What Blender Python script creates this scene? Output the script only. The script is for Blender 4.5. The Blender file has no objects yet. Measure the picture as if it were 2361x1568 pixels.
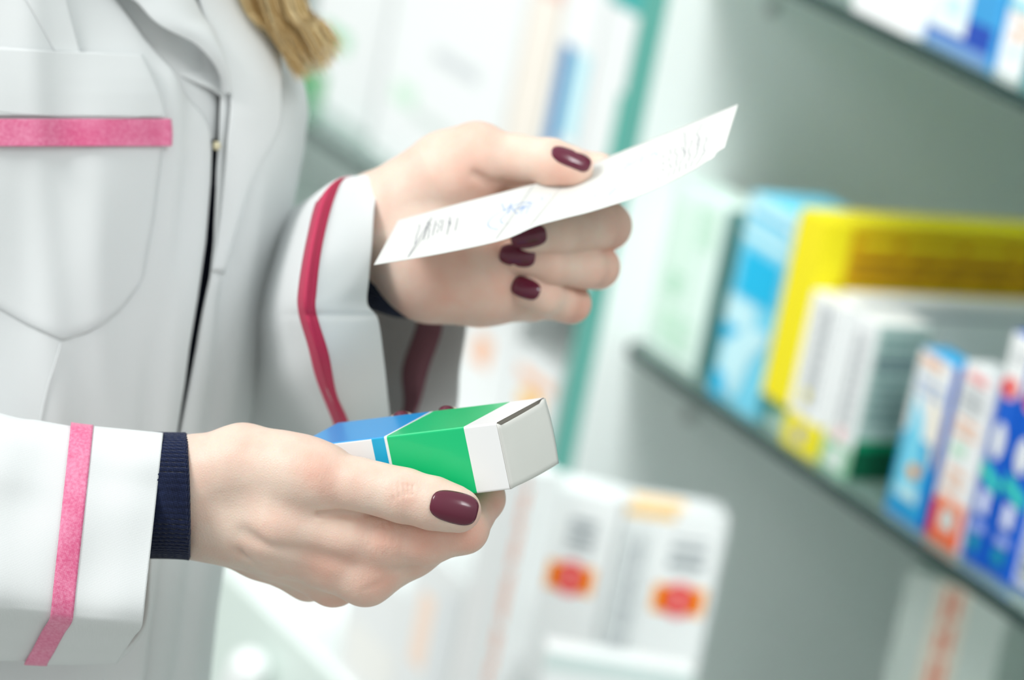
import bpy, bmesh, math, random
import numpy as np
import openvdb
from mathutils import Vector, Matrix

random.seed(4); rng = np.random.default_rng(4)
scene = bpy.context.scene

# ------------------------------------------------------------------ camera
FOC = 135.0; FP = FOC / 36.0 * 2361.0
PITCH = math.radians(15.6); ROLL = math.radians(11.3)
C0 = np.array([0.0, 0.0, 1.5])
Fv = np.array([0, math.cos(PITCH), -math.sin(PITCH)])
R0 = np.array([1.0, 0, 0]); U0 = np.cross(R0, Fv)
Rv = math.cos(ROLL) * R0 + math.sin(ROLL) * U0
Uv = -math.sin(ROLL) * R0 + math.cos(ROLL) * U0
cam = bpy.data.cameras.new('camera'); camo = bpy.data.objects.new('camera', cam)
scene.collection.objects.link(camo); scene.camera = camo
cam.lens = FOC; cam.sensor_width = 36.0; cam.clip_start = 0.05
M = Matrix.Identity(4)
for i in range(3):
    M[i][0] = Rv[i]; M[i][1] = Uv[i]; M[i][2] = -Fv[i]; M[i][3] = C0[i]
camo.matrix_world = M
cam.dof.use_dof = True; cam.dof.focus_distance = 1.392; cam.dof.aperture_fstop = 5.8

# ------------------------------------------------------------------ world, lights, exposure
scene.view_settings.view_transform = 'Standard'; scene.view_settings.look = 'None'
scene.view_settings.exposure = 0.17; scene.view_settings.gamma = 1.0
scene.view_settings.use_curve_mapping = False
wd = bpy.data.worlds.new('world'); scene.world = wd; wd.use_nodes = True
_n = wd.node_tree; _bg = _n.nodes['Background']          # bright ceiling above, dim floor level below
_tc = _n.nodes.new('ShaderNodeTexCoord'); _sx = _n.nodes.new('ShaderNodeSeparateXYZ'); _mr = _n.nodes.new('ShaderNodeMapRange')
_mr.inputs[1].default_value = -0.7; _mr.inputs[2].default_value = 0.7
_mx = _n.nodes.new('ShaderNodeMix'); _mx.data_type = 'RGBA'
_mx.inputs[6].default_value = (0.40, 0.39, 0.36, 1); _mx.inputs[7].default_value = (1.0, 1.06, 1.05, 1)
_n.links.new(_tc.outputs['Generated'], _sx.inputs[0]); _n.links.new(_sx.outputs['Z'], _mr.inputs[0])
_n.links.new(_mr.outputs[0], _mx.inputs[0]); _n.links.new(_mx.outputs[2], _bg.inputs[0]); _bg.inputs[1].default_value = 0.80

def area(name, loc, target, size, power, col=(1, 1, 1), spread=180):
    l = bpy.data.lights.new(name, 'AREA'); l.shape = 'RECTANGLE'
    l.size = size[0]; l.size_y = size[1]; l.energy = power; l.color = col; l.spread = math.radians(spread)
    o = bpy.data.objects.new(name, l); scene.collection.objects.link(o); o.location = loc
    d = Vector(target) - Vector(loc); o.rotation_euler = d.to_track_quat('-Z', 'Y').to_euler()
    return o
area('key_lamp', (-1.3, 0.95, 2.15), (0.0, 1.42, 1.15), (0.5, 0.5), 17, (1, 0.985, 0.97))
area('bay_fill', (-0.45, 2.0, 2.3), (0.05, 2.7, 0.85), (0.7, 0.7), 3.2, (0.97, 1, 1), 90)  # added fill light, only there to brighten the left bay
area('shelf_fill', (0.7, 0.9, 2.2), (0.6, 2.6, 0.8), (0.8, 0.8), 7.8, (0.98, 1, 1), 70)  # added fill for divider panel and shelves, narrow spread spares the coat

def P(px, py, d):
    return C0 + d * (Fv + Rv * (px - 1180.5) / FP - Uv * (py - 784) / FP)
def ray(px, py): return P(px, py, 1.0) - C0
def hit_z(px, py, z):
    r = ray(px, py); return C0 + r * ((z - C0[2]) / r[2])
def pix(p):
    v = np.asarray(p) - C0; d = v @ Fv
    return 1180.5 + FP * (v @ Rv) / d, 784 - FP * (v @ Uv) / d, d
def hit_plane(px, py, a, n):
    r = ray(px, py); return C0 + r * (((np.asarray(a) - C0) @ n) / (r @ n))

# ------------------------------------------------------------------ materials
MATS = {}
def mat(name, col, rough=0.5, spec=0.5, bump=None, emit=None, coat=0, sheen=0, trans=0, sss=0, alpha=1, var=0):
    if name in MATS: return MATS[name]
    m = bpy.data.materials.new(name); m.use_nodes = True
    nt = m.node_tree; b = nt.nodes['Principled BSDF']
    b.inputs['Base Color'].default_value = (*col, 1); b.inputs['Roughness'].default_value = rough
    b.inputs['Specular IOR Level'].default_value = spec
    b.inputs['Coat Weight'].default_value = coat; b.inputs['Coat Roughness'].default_value = 0.06
    b.inputs['Sheen Weight'].default_value = sheen
    b.inputs['Transmission Weight'].default_value = trans
    b.inputs['Alpha'].default_value = alpha
    if sss:
        b.inputs['Subsurface Weight'].default_value = sss
        b.inputs['Subsurface Radius'].default_value = (1, 0.8, 0.7); b.inputs['Subsurface Scale'].default_value = 0.003
    tc = nt.nodes.new('ShaderNodeTexCoord')
    nz = nt.nodes.new('ShaderNodeTexNoise'); nz.inputs['Scale'].default_value = bump[0] if bump else 40
    nt.links.new(tc.outputs['Object'], nz.inputs['Vector'])
    if bump:
        bp = nt.nodes.new('ShaderNodeBump'); bp.inputs['Strength'].default_value = bump[1]
        bp.inputs['Distance'].default_value = bump[2]
        nt.links.new(nz.outputs['Fac'], bp.inputs['Height']); nt.links.new(bp.outputs[0], b.inputs['Normal'])
    if var:
        n2 = nt.nodes.new('ShaderNodeTexNoise'); n2.inputs['Scale'].default_value = 35; n2.inputs['Detail'].default_value = 3
        nt.links.new(tc.outputs['Object'], n2.inputs['Vector'])
        mx = nt.nodes.new('ShaderNodeMix'); mx.data_type = 'RGBA'
        mx.inputs[6].default_value = (*[c * (1 - var) for c in col], 1); mx.inputs[7].default_value = (*[min(1, c * (1 + var)) for c in col], 1)
        nt.links.new(n2.outputs['Fac'], mx.inputs[0]); nt.links.new(mx.outputs[2], b.inputs['Base Color'])
    MATS[name] = m; return m

def srgb(r, g, b):
    def f(c):
        c /= 255.0
        return c / 12.92 if c <= 0.04045 else ((c + 0.055) / 1.055) ** 2.4
    return (f(r), f(g), f(b))
def flat(r, g, b, rough=0.6, **k): return mat('ink_%d_%d_%d' % (r, g, b), srgb(r, g, b), rough, 0.25, **k)

def weave_mat(name, col, scale, strength, rough=0.8, dist=0.0003, ribs=None, var=0.0, spec=0.2, sheen=0.0, sss=0, col2=None):
    """woven cloth: two crossed wave bumps plus a little noise"""
    m = bpy.data.materials.new(name); m.use_nodes = True; nt = m.node_tree; b = nt.nodes['Principled BSDF']
    b.inputs['Base Color'].default_value = (*col, 1); b.inputs['Roughness'].default_value = rough
    b.inputs['Specular IOR Level'].default_value = spec; b.inputs['Sheen Weight'].default_value = sheen
    if sss:
        b.inputs['Subsurface Weight'].default_value = sss
        b.inputs['Subsurface Radius'].default_value = (1, 1, 1); b.inputs['Subsurface Scale'].default_value = 0.004
    tc = nt.nodes.new('ShaderNodeTexCoord')
    w1 = nt.nodes.new('ShaderNodeTexWave'); w1.bands_direction = 'X'; w1.inputs['Scale'].default_value = scale
    w2 = nt.nodes.new('ShaderNodeTexWave'); w2.bands_direction = 'Z'; w2.inputs['Scale'].default_value = scale
    for w in (w1, w2): w.inputs['Distortion'].default_value = 0.6; w.inputs['Detail Scale'].default_value = 2.0
    nz = nt.nodes.new('ShaderNodeTexNoise'); nz.inputs['Scale'].default_value = 60; nz.inputs['Detail'].default_value = 6
    for n in (w1, w2, nz): nt.links.new(tc.outputs['Object'], n.inputs['Vector'])
    a = nt.nodes.new('ShaderNodeMath'); a.operation = 'ADD'
    nt.links.new(w1.outputs['Fac'], a.inputs[0]); nt.links.new(w2.outputs['Fac'], a.inputs[1])
    a2 = nt.nodes.new('ShaderNodeMath'); a2.operation = 'MULTIPLY_ADD'; a2.inputs[1].default_value = 3.0
    nt.links.new(nz.outputs['Fac'], a2.inputs[0]); nt.links.new(a.outputs[0], a2.inputs[2])
    bp = nt.nodes.new('ShaderNodeBump'); bp.inputs['Strength'].default_value = strength; bp.inputs['Distance'].default_value = dist
    nt.links.new(a2.outputs[0], bp.inputs['Height']); nt.links.new(bp.outputs[0], b.inputs['Normal'])
    if col2:
        n3 = nt.nodes.new('ShaderNodeTexNoise'); n3.inputs['Scale'].default_value = 900; n3.inputs['Detail'].default_value = 3
        n4 = nt.nodes.new('ShaderNodeTexNoise'); n4.inputs['Scale'].default_value = 45
        nt.links.new(tc.outputs['Object'], n3.inputs['Vector']); nt.links.new(tc.outputs['Object'], n4.inputs['Vector'])
        ad = nt.nodes.new('ShaderNodeMath'); ad.operation = 'ADD'
        nt.links.new(n3.outputs['Fac'], ad.inputs[0]); nt.links.new(n4.outputs['Fac'], ad.inputs[1])
        mr = nt.nodes.new('ShaderNodeMapRange'); mr.inputs[1].default_value = 0.75; mr.inputs[2].default_value = 1.25
        nt.links.new(ad.outputs[0], mr.inputs[0])
        mx = nt.nodes.new('ShaderNodeMix'); mx.data_type = 'RGBA'
        mx.inputs[6].default_value = (*col, 1); mx.inputs[7].default_value = (*col2, 1)
        nt.links.new(mr.outputs[0], mx.inputs[0]); nt.links.new(mx.outputs[2], b.inputs['Base Color'])
    MATS[name] = m; return m

COAT = weave_mat('white_coat_cloth', (0.74, 0.765, 0.77), 620, 0.22, sss=0.0)
PINK = weave_mat('pink_satin', srgb(226, 92, 142), 900, 0.35, rough=0.45, spec=0.5, sheen=0.3, col2=srgb(246, 150, 186))
CRIM = weave_mat('crimson_ribbon', srgb(190, 44, 84), 900, 0.3, rough=0.5, spec=0.4)
NAVY = weave_mat('navy_knit', srgb(18, 26, 52), 500, 0.6, rough=0.95, spec=0.1, sheen=0.15, col2=srgb(30, 40, 72))
NAIL = mat('maroon_nail_lacquer', srgb(92, 6, 42), 0.22, 0.5, coat=0.35)
NAILU = mat('nail_underside', srgb(214, 176, 170), 0.4)
CARD = mat('white_card', (0.78, 0.77, 0.73), 0.5, 0.4, bump=(300, 0.05, 0.0003))

def skin_mat():
    m = bpy.data.materials.new('skin'); m.use_nodes = True; nt = m.node_tree; b = nt.nodes['Principled BSDF']
    N = nt.nodes.new; L = nt.links.new
    tc = N('ShaderNodeTexCoord'); at = N('ShaderNodeAttribute'); at.attribute_name = 'red'
    cr = N('ShaderNodeAttribute'); cr.attribute_name = 'crease'
    nz = N('ShaderNodeTexNoise'); nz.inputs['Scale'].default_value = 75; nz.inputs['Detail'].default_value = 5
    L(tc.outputs['Object'], nz.inputs['Vector'])
    mr = N('ShaderNodeMapRange'); mr.inputs[1].default_value = 0.3; mr.inputs[2].default_value = 0.7; mr.inputs[3].default_value = -0.14; mr.inputs[4].default_value = 0.26
    L(nz.outputs['Fac'], mr.inputs[0])
    ad = N('ShaderNodeMath'); ad.operation = 'ADD'; ad.use_clamp = True
    L(mr.outputs[0], ad.inputs[0]); L(at.outputs['Fac'], ad.inputs[1])
    mx = N('ShaderNodeMix'); mx.data_type = 'RGBA'
    mx.inputs[6].default_value = (0.78, 0.61, 0.51, 1); mx.inputs[7].default_value = (0.74, 0.35, 0.26, 1)
    L(ad.outputs[0], mx.inputs[0]); L(mx.outputs[2], b.inputs['Base Color'])
    b.inputs['Roughness'].default_value = 0.48; b.inputs['Specular IOR Level'].default_value = 0.35
    b.inputs['Subsurface Weight'].default_value = 0.45
    b.inputs['Subsurface Radius'].default_value = (1.0, 0.35, 0.2); b.inputs['Subsurface Scale'].default_value = 0.004
    vo = N('ShaderNodeTexVoronoi'); vo.inputs['Scale'].default_value = 900; vo.feature = 'DISTANCE_TO_EDGE'
    n2 = N('ShaderNodeTexNoise'); n2.inputs['Scale'].default_value = 260; n2.inputs['Detail'].default_value = 4
    L(tc.outputs['Object'], n2.inputs['Vector']); L(tc.outputs['Object'], vo.inputs['Vector'])
    mp = N('ShaderNodeMapping'); mp.inputs['Scale'].default_value = (1.0, 1.0, 0.32)
    wv = N('ShaderNodeTexNoise'); wv.inputs['Scale'].default_value = 520; wv.inputs['Detail'].default_value = 2; wv.inputs['Distortion'].default_value = 0.6
    L(tc.outputs['Object'], mp.inputs[0]); L(mp.outputs[0], wv.inputs['Vector'])
    m1 = N('ShaderNodeMath'); m1.operation = 'MULTIPLY'; L(wv.outputs['Fac'], m1.inputs[0]); L(cr.outputs['Fac'], m1.inputs[1])
    m2 = N('ShaderNodeMath'); m2.operation = 'MULTIPLY_ADD'; m2.inputs[1].default_value = 0.5; L(n2.outputs['Fac'], m2.inputs[0]); L(m1.outputs[0], m2.inputs[2])
    m3 = N('ShaderNodeMath'); m3.operation = 'MULTIPLY_ADD'; m3.inputs[1].default_value = 0.35; L(vo.outputs['Distance'], m3.inputs[0]); L(m2.outputs[0], m3.inputs[2])
    bp = N('ShaderNodeBump'); bp.inputs['Strength'].default_value = 0.75; bp.inputs['Distance'].default_value = 0.0005
    L(m3.outputs[0], bp.inputs['Height']); L(bp.outputs[0], b.inputs['Normal'])
    return m
SKIN = skin_mat()

# ------------------------------------------------------------------ mesh helpers
def link(name, verts, faces, mats, parent=None, fmat=None, smooth=True, thick=0, label=None):
    me = bpy.data.meshes.new(name)
    me.from_pydata([tuple(map(float, v)) for v in verts], [], [tuple(map(int, f)) for f in faces])
    if not isinstance(mats, (list, tuple)): mats = [mats]
    for m in mats: me.materials.append(m)
    if fmat is not None: me.polygons.foreach_set('material_index', fmat)
    if smooth: me.polygons.foreach_set('use_smooth', [True] * len(me.polygons))
    me.update()
    o = bpy.data.objects.new(name, me); scene.collection.objects.link(o)
    if parent: o.parent = parent
    if thick:
        s = o.modifiers.new('s', 'SOLIDIFY'); s.thickness = thick; s.offset = 0
    if label: o['label'] = label
    return o
def tag(o, label=None, cat=None, group=None, kind=None):
    if label: o['label'] = label
    if cat: o['category'] = cat
    if group: o['group'] = group
    if kind: o['kind'] = kind
    return o
def empty(name, loc, label, cat, group=None):
    o = bpy.data.objects.new(name, None); scene.collection.objects.link(o); o.location = tuple(loc); o.empty_display_size = 0.02
    return tag(o, label, cat, group)
def grid_faces(n, m, wrap=False):
    f = []
    for i in range(n - 1):
        for j in range(m if wrap else m - 1):
            k = (j + 1) % m
            f.append((i * m + j, i * m + k, (i + 1) * m + k, (i + 1) * m + j))
    return f
def crv(ctrl, n, closed=False):
    """Catmull-Rom (centripetal-free) resample of control rows"""
    c = np.asarray(ctrl, float); k = len(c); out = []
    segs = k if closed else k - 1
    for t in np.linspace(0, segs, n, endpoint=not closed):
        i = min(int(t), segs - 1); u = t - i
        g = (lambda j: c[j % k]) if closed else (lambda j: c[min(max(j, 0), k - 1)])
        p0, p1, p2, p3 = g(i - 1), g(i), g(i + 1), g(i + 2)
        out.append(0.5 * ((2 * p1) + (-p0 + p2) * u + (2 * p0 - 5 * p1 + 4 * p2 - p3) * u * u + (-p0 + 3 * p1 - 3 * p2 + p3) * u ** 3))
    return np.array(out)
def I(xs, ys, v): return np.interp(v, xs, ys)
def PI3(a, D): return np.array([P(x[0], x[1], D + x[2] / 1000.0) for x in a])

# ------------------------------------------------------------------ flesh: blended tapered limbs, meshed as one skin
def camc(px, py, dz, D):
    d = D * 1000 + dz
    return np.array([(px - 1180.5) / FP * d, -(py - 784) / FP * d, d])
def camw(v):
    v = np.asarray(v) / 1000.0
    return C0 + np.outer(v[:, 0], Rv) + np.outer(v[:, 1], Uv) + np.outer(v[:, 2], Fv)
def smin(a, b, k):
    h = np.clip(0.5 + 0.5 * (b - a) / k, 0, 1)
    return b * (1 - h) + a * h - k * h * (1 - h)
class Field:
    def __init__(s, D, chains_pts, vox, pad=6):
        s.D = D; s.v = vox
        pts = np.array([np.append(camc(*p[:3], D), p[3]) for c in chains_pts for p in c])
        lo = (pts[:, :3] - pts[:, 3:4]).min(0) - pad; hi = (pts[:, :3] + pts[:, 3:4]).max(0) + pad
        s.lo = lo; s.n = np.ceil((hi - lo) / vox).astype(int)
        s.ax = [(lo[i] + vox * np.arange(s.n[i])).astype(np.float32) for i in range(3)]
        s.f = None
    def chain(s, pts, k=3.0, pad=16):
        out = np.full(tuple(s.n), 60.0, np.float32)
        q = [np.append(camc(*p[:3], s.D), p[3]).astype(np.float32) for p in pts]
        if len(q) == 1: q = q * 2
        for a, b in zip(q[:-1], q[1:]):
            r = max(a[3], b[3]) + pad
            lo = np.minimum(a[:3], b[:3]) - r; hi = np.maximum(a[:3], b[:3]) + r
            i0 = np.clip(((lo - s.lo) / s.v).astype(int), 0, s.n); i1 = np.clip(((hi - s.lo) / s.v).astype(int) + 1, 0, s.n)
            sl = tuple(slice(i0[i], i1[i]) for i in range(3))
            X = s.ax[0][sl[0]][:, None, None] - a[0]; Y = s.ax[1][sl[1]][None, :, None] - a[1]; Z = s.ax[2][sl[2]][None, None, :] - a[2]
            d = b[:3] - a[:3]; L = float(d @ d) + 1e-6
            h = np.clip((X * d[0] + Y * d[1] + Z * d[2]) / L, 0, 1)
            dist = np.sqrt((X - h * d[0]) ** 2 + (Y - h * d[1]) ** 2 + (Z - h * d[2]) ** 2) - (a[3] + (b[3] - a[3]) * h)
            out[sl] = smin(out[sl], dist, k) if k > 0 else np.minimum(out[sl], dist)
        return out
    def groove(s, pts, w, depth):
        """a crease: pushes the skin in by depth along a polyline"""
        g = s.chain([(*p[:3], 0.0) for p in pts], 0, pad=w * 3 + 1)
        s.f += depth * np.exp(-(np.clip(g, 0, 60) / w) ** 2)
    def sample(s, p):
        q = (np.asarray(p) - s.lo) / s.v
        i = np.clip(q.astype(int), 0, s.n - 2); t = q - i; r = 0
        for dx in (0, 1):
            for dy in (0, 1):
                for dz in (0, 1):
                    w = (t[0] if dx else 1 - t[0]) * (t[1] if dy else 1 - t[1]) * (t[2] if dz else 1 - t[2])
                    r += w * s.f[i[0] + dx, i[1] + dy, i[2] + dz]
        return r
    def surf(s, px, py, z0=-60, z1=90):
        """first skin depth (mm) along the line of sight through a point, or None"""
        prev = z0; z = z0
        while z < z1:
            c = camc(px, py, z, s.D)
            if np.all(c > s.lo) and np.all(c < s.lo + (s.n - 2) * s.v) and s.sample(c) < 0:
                a, b = prev, z
                for _ in range(8):
                    m = (a + b) / 2
                    if s.sample(camc(px, py, m, s.D)) < 0: b = m
                    else: a = m
                return b
            prev = z; z += 1.0
        return None
    def mesh(s):
        g = openvdb.FloatGrid(60.0); g.copyFromArray(np.ascontiguousarray(np.clip(s.f, -20, 20)))
        p, q = g.convertToQuads(0.0)
        p = np.asarray(p, float) * s.v + s.lo
        return p, np.asarray(q)[:, ::-1]

def attr_from(pcam, D, spots):
    a = np.zeros(len(pcam))
    for px, py, dz, r, st in spots:
        c = camc(px, py, dz, D); a = np.maximum(a, st * np.exp(-((pcam - c) ** 2).sum(1) / r ** 2))
    return a

# ---- her right hand, holding the carton
DR = 1.385
R_palm = [
 [(120,1118,56,19),(300,1119,46,17.3),(440,1117,38,17.3),(560,1077,32,15.2),(650,1090,27,14.4),(700,1098,23,13.2),(745,1104,20,11.6)],
 [(120,1165,66,22),(300,1163,58,20),(445,1166,50,17.2),(650,1205,26,13.5),(800,1232,25,11.5),(892,1243,24,10.8)],
 [(455,1172,44,16.5),(640,1240,34,13),(760,1290,31,11),(842,1326,30,11)],
 [(455,1178,50,15.6),(640,1258,46,12),(768,1334,48,10)],
 [(450,1180,56,15),(600,1265,60,11),(712,1328,62,9)],
 [(520,1150,50,18),(700,1215,62,15),(780,1260,66,13)]]
R_thumb = [(700,1098,23,12),(745,1104,20,11.3),(830,1119,14,9.2),(880,1130,11,8.9),(932,1143,8,9.3),(1000,1161,5,9.0),(1050,1174,3,7.6),(1062,1178,3,7.0)]
R_index = [(892,1243,24,10.8),(980,1243,21,9.5),(1070,1221,20,8.5),(1112,1150,38,8.0),(1120,1090,56,7.4),(1080,1020,68,7),(1036,975,62,6.2)]
R_mid = [(842,1326,30,11),(950,1270,31,9.4),(1050,1213,37,8.6),(1062,1130,66,8),(1010,1040,84,7.4),(929,986,74,6.2)]
R_ring = [(768,1334,48,10),(860,1280,55,9.2),(960,1215,60,8.6),(960,1130,88,7.8),(900,1060,96,7),(850,1010,88,6.2)]
R_pink = [(712,1328,62,9),(790,1280,72,8.2),(860,1220,80,7.5),(860,1150,98,7),(810,1090,104,6.3),(775,1050,98,5.6)]
VOXF = 0.55
rf = Field(DR, R_palm + [R_thumb, R_index, R_mid, R_ring, R_pink], VOXF)
g = rf.chain(R_palm[0], 5)
for c in R_palm[1:]: g = smin(g, rf.chain(c, 4), 6.5)
fi = rf.chain(R_index, 3); fm = rf.chain(R_mid, 3); fr = rf.chain(R_ring, 3); fp = rf.chain(R_pink, 3)
fing = np.minimum(np.minimum(fr, fp), 99); fing = smin(smin(fing, fm, 1.6), fi, 2.0)
g = smin(g, fing, 3.5)
xk = camc(735, 1180, 20, DR)[0]; kx = np.clip(6.0 - (rf.ax[0] - xk) / 4.0, 0.6, 6.0)[:, None, None]
rf.f = smin(g, rf.chain(R_thumb, 4), kx)
del g, fi, fm, fr, fp, fing
# tendon hollows on the back of the hand, creases of the thumb joint and the web
rf.groove([(560,1230,18),(690,1272,16),(800,1300,16)], 3.2, 1.5)
rf.groove([(560,1270,26),(660,1310,30),(740,1345,34)], 2.6, 1.4)
rf.groove([(640,1170,10),(760,1205,10),(850,1222,12)], 4.0, 0.9)
rf.groove([(735,1184,14),(790,1182,14),(850,1192,12)], 1.5, 1.9)
rf.groove([(842,1365,18),(960,1305,20),(1060,1262,22)], 1.3, 1.0)
for q in (905, 918, 930, 941, 952):
    rf.groove([(q, 1112 + (q - 905) * .2, -1), (q + 4 - abs(q - 928) * .2, 1140, -2), (q + 6, 1168, 0)], 0.6, 0.6)
for q in (866, 884, 903): rf.groove([(q, 1205, 14), (q + 8, 1225, 12), (q + 4, 1248, 12)], 0.8, 0.4)

# ---- her left hand, holding the prescription
DL = 1.50
L_palm = [
 [(560,750,134,14),(700,620,82,14.5),(870,498,24,16.5),(960,462,14,17.5),(1035,408,8,17),(1098,364,4,12.4)],
 [(560,780,134,14),(700,668,84,14.5),(870,566,27,14.5),(930,583,15,18),(1000,612,9,22),(1110,632,11,20),(1225,655,22,15)],
 [(900,540,20,19),(1050,530,18,20),(1180,480,30,16),(1210,420,36,13)],
 [(1050,560,22,19),(1190,540,42,15)]]
L_thumb = [(1060,392,7,15),(1104,364,4,12),(1190,368,1,9.3),(1270,374,-2,8.7),(1318,384,-3,7.0),(1326,387,-3,6.6)]
L_index = [(1205,400,36,12),(1300,384,26,8.6),(1380,402,18,7.8),(1425,425,13,7)]
L_mid = [(1200,450,46,12),(1300,480,42,10.5),(1400,521,16,9.3),(1375,524,8,8.9),(1290,535,-6,8.4),(1228,542,-10,7.5)]
L_ring = [(1190,540,50,12),(1290,570,42,10),(1378,616,16,8.4),(1350,616,8,8.2),(1270,608,-2,7.8),(1198,591,-5,6.9)]
L_pink = [(1180,630,40,12),(1240,680,32,9.5),(1317,700,18,7.5),(1295,697,12,7.2),(1255,684,2,6.8),(1220,669,-2,6.2)]
lf = Field(DL, L_palm + [L_thumb, L_index, L_mid, L_ring, L_pink], 0.7)
g = lf.chain(L_palm[0], 6)
for c in L_palm[1:]: g = smin(g, lf.chain(c, 5), 8)
kx = 5.0
fing = smin(lf.chain(L_ring, 2.5), lf.chain(L_pink, 2.5), 0.9); fing = smin(fing, lf.chain(L_mid, 2.5), 0.9)
g = smin(g, fing, 2.0); g = smin(g, lf.chain(L_index, 3), 1.5)
xk = camc(1120, 400, 0, DL)[0]; kx = np.clip(7.0 - (lf.ax[0] - xk) / 4.0, 0.8, 7.0)[:, None, None]
lf.f = smin(g, lf.chain(L_thumb, 4), kx); del g, fing
lf.groove([(1095,402,-8),(1130,424,-6),(1200,436,0)], 2.2, 1.6)
lf.groove([(1190,690,4),(1192,745,14)], 1.2, 1.0)
lf.groove([(1060,560,-12),(1120,610,-10),(1180,660,-2)], 3.5, 0.9)
lf.groove([(1318,505,0),(1322,550,2)], 1.2, 0.35); lf.groove([(1290,590,2),(1292,630,2)], 1.2, 0.3)

# ---- torso and arms inside the clothes, coarse
DB = 1.60
B_tr = [(-220,-330,0,95),(-200,0,0,104),(-200,300,0,104),(-200,1000,0,98),(-200,1750,0,104)]
B_nk = [(-240,-600,0,60),(-200,-1000,0,50)]
B_ar = [(-620,-330,0,45),(-700,600,-70,46),(-640,1120,-110,36),(-200,1120,-160,19),(180,1138,-160,17)]
B_al = [(150,-300,20,40),(250,300,40,42),(250,800,40,34),(540,740,30,15)]
bf = Field(DB, [B_tr, B_nk, B_ar, B_al], 5.0, 14)
bf.f = smin(smin(smin(bf.chain(B_tr, 20, 40), bf.chain(B_nk, 20, 40), 30), bf.chain(B_ar, 12, 40), 18), bf.chain(B_al, 12, 40), 18)

V = []; Q = []; red = []; crs = []; off = 0
R_red = [(745,1095,10,9,.45),(932,1150,0,7,.35),(860,1335,22,9,.5),(900,1240,14,12,.42),(760,1290,20,16,.3),(1080,1225,12,14,.5),(1130,1170,25,16,.45),(980,1260,12,18,.4),(770,1385,44,9,.4),(1075,1190,2,8,.3)]
L_red = [(1105,320,2,9,.35),(1040,650,-8,20,.5),(1405,560,12,12,.65),(1385,620,12,12,.7),(1320,710,14,11,.7),(1290,520,0,14,.35),(1300,395,-6,14,.4),(1120,425,-4,16,.45),(1160,640,0,25,.4)]
R_crs = [(900,1245,14,15,.9),(932,1145,0,7,.5),(860,1320,22,14,.7),(1000,1270,14,26,.6),(760,1100,12,14,.4),(1100,1220,14,14,.5)]
for fld, D, rs, cs in ((rf, DR, R_red, R_crs), (lf, DL, L_red, []), (bf, DB, [], [])):
    p, q = fld.mesh(); V.append(camw(p)); Q.append(q + off); off += len(p)
    red.append(attr_from(p, D, rs)); crs.append(attr_from(p, D, cs))
V = np.concatenate(V); Q = np.concatenate(Q)
me = bpy.data.meshes.new('person'); me.from_pydata(V.tolist(), [], Q.tolist()); me.materials.append(SKIN)
me.polygons.foreach_set('use_smooth', [True] * len(me.polygons))
for nm, arr in (('red', red), ('crease', crs)):
    a = me.attributes.new(nm, 'FLOAT', 'POINT'); a.data.foreach_set('value', np.concatenate(arr).astype(np.float32))
person = bpy.data.objects.new('person', me); scene.collection.objects.link(person)
tag(person, 'woman in white coat with pink ribbon trim holding paper and a small carton', 'person')

def nail(fld, D, cx, cy, ax, L, W, dome=0.9, lift=0.35, label='maroon painted fingernail', taper=0.9, pick=None):
    """nail plate: ax = direction of the tip in the image (deg, y down), L, W in px; follows the skin below it"""
    t = math.radians(ax); e1 = np.array([math.cos(t), math.sin(t)]); e2 = np.array([-e1[1], e1[0]])
    A = []; b = []
    for u in np.linspace(-.85, .6, 7):
        for v in np.linspace(-.75, .75, 7):
            x, y = np.array([cx, cy]) + e1 * u * L / 2 + e2 * v * W / 2
            z = fld.surf(x, y)
            if z is not None: A.append([1, u, v, v * v, u * u]); b.append(z)
    A = np.array(A); b = np.array(b); ok = (np.abs(b - np.median(b)) < 3.5) if pick is None else (b > np.percentile(b, 70) - 2.2)
    A = A[ok]; b = b[ok]
    k = np.linalg.lstsq(A, b, rcond=None)[0]; k[3] = max(k[3], 1.2); k[4] = min(max(k[4], 0), 0.8)
    n = 24; vs = []
    for i in range(n):
        for j in range(n):
            a, c = -1 + 2 * i / (n - 1), -1 + 2 * j / (n - 1)
            # square to superellipse
            r = max(abs(a), abs(c)); nn = 3.2
            den = (abs(a) ** nn + abs(c) ** nn) ** (1 / nn) if r > 0 else 1
            u, v = (a * r / den, c * r / den) if r > 0 else (0, 0)
            if u < 0: v *= taper + (1 - taper) * (1 + u)
            rr = (abs(u) ** 3 + abs(v) ** 3) ** (1 / 3)
            z = k @ [1, u, v, v * v, u * u] - lift - dome * (1 - min(1, rr) ** 4) + 0.5
            x, y = np.array([cx, cy]) + e1 * u * L / 2 + e2 * v * W / 2
            vs.append(P(x, y, D + z / 1000))
    o = link('fingernail', vs, grid_faces(n, n), NAIL, person, thick=0.0005, label=label)
    return o
nail(rf, DR, 1047, 1170, 14, 110, 72, dome=0.8, label='maroon nail of the thumb on the carton')
nail(lf, DL, 1316, 366, 22, 96, 40, dome=0.8, label='maroon nail of the thumb on the paper')
nail(lf, DL, 1219, 545, 172, 82, 52, dome=0.5)
nail(lf, DL, 1193, 590, 190, 82, 48, dome=0.5, pick='low')
nail(lf, DL, 1213, 665, 200, 66, 46, dome=0.5)
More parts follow.
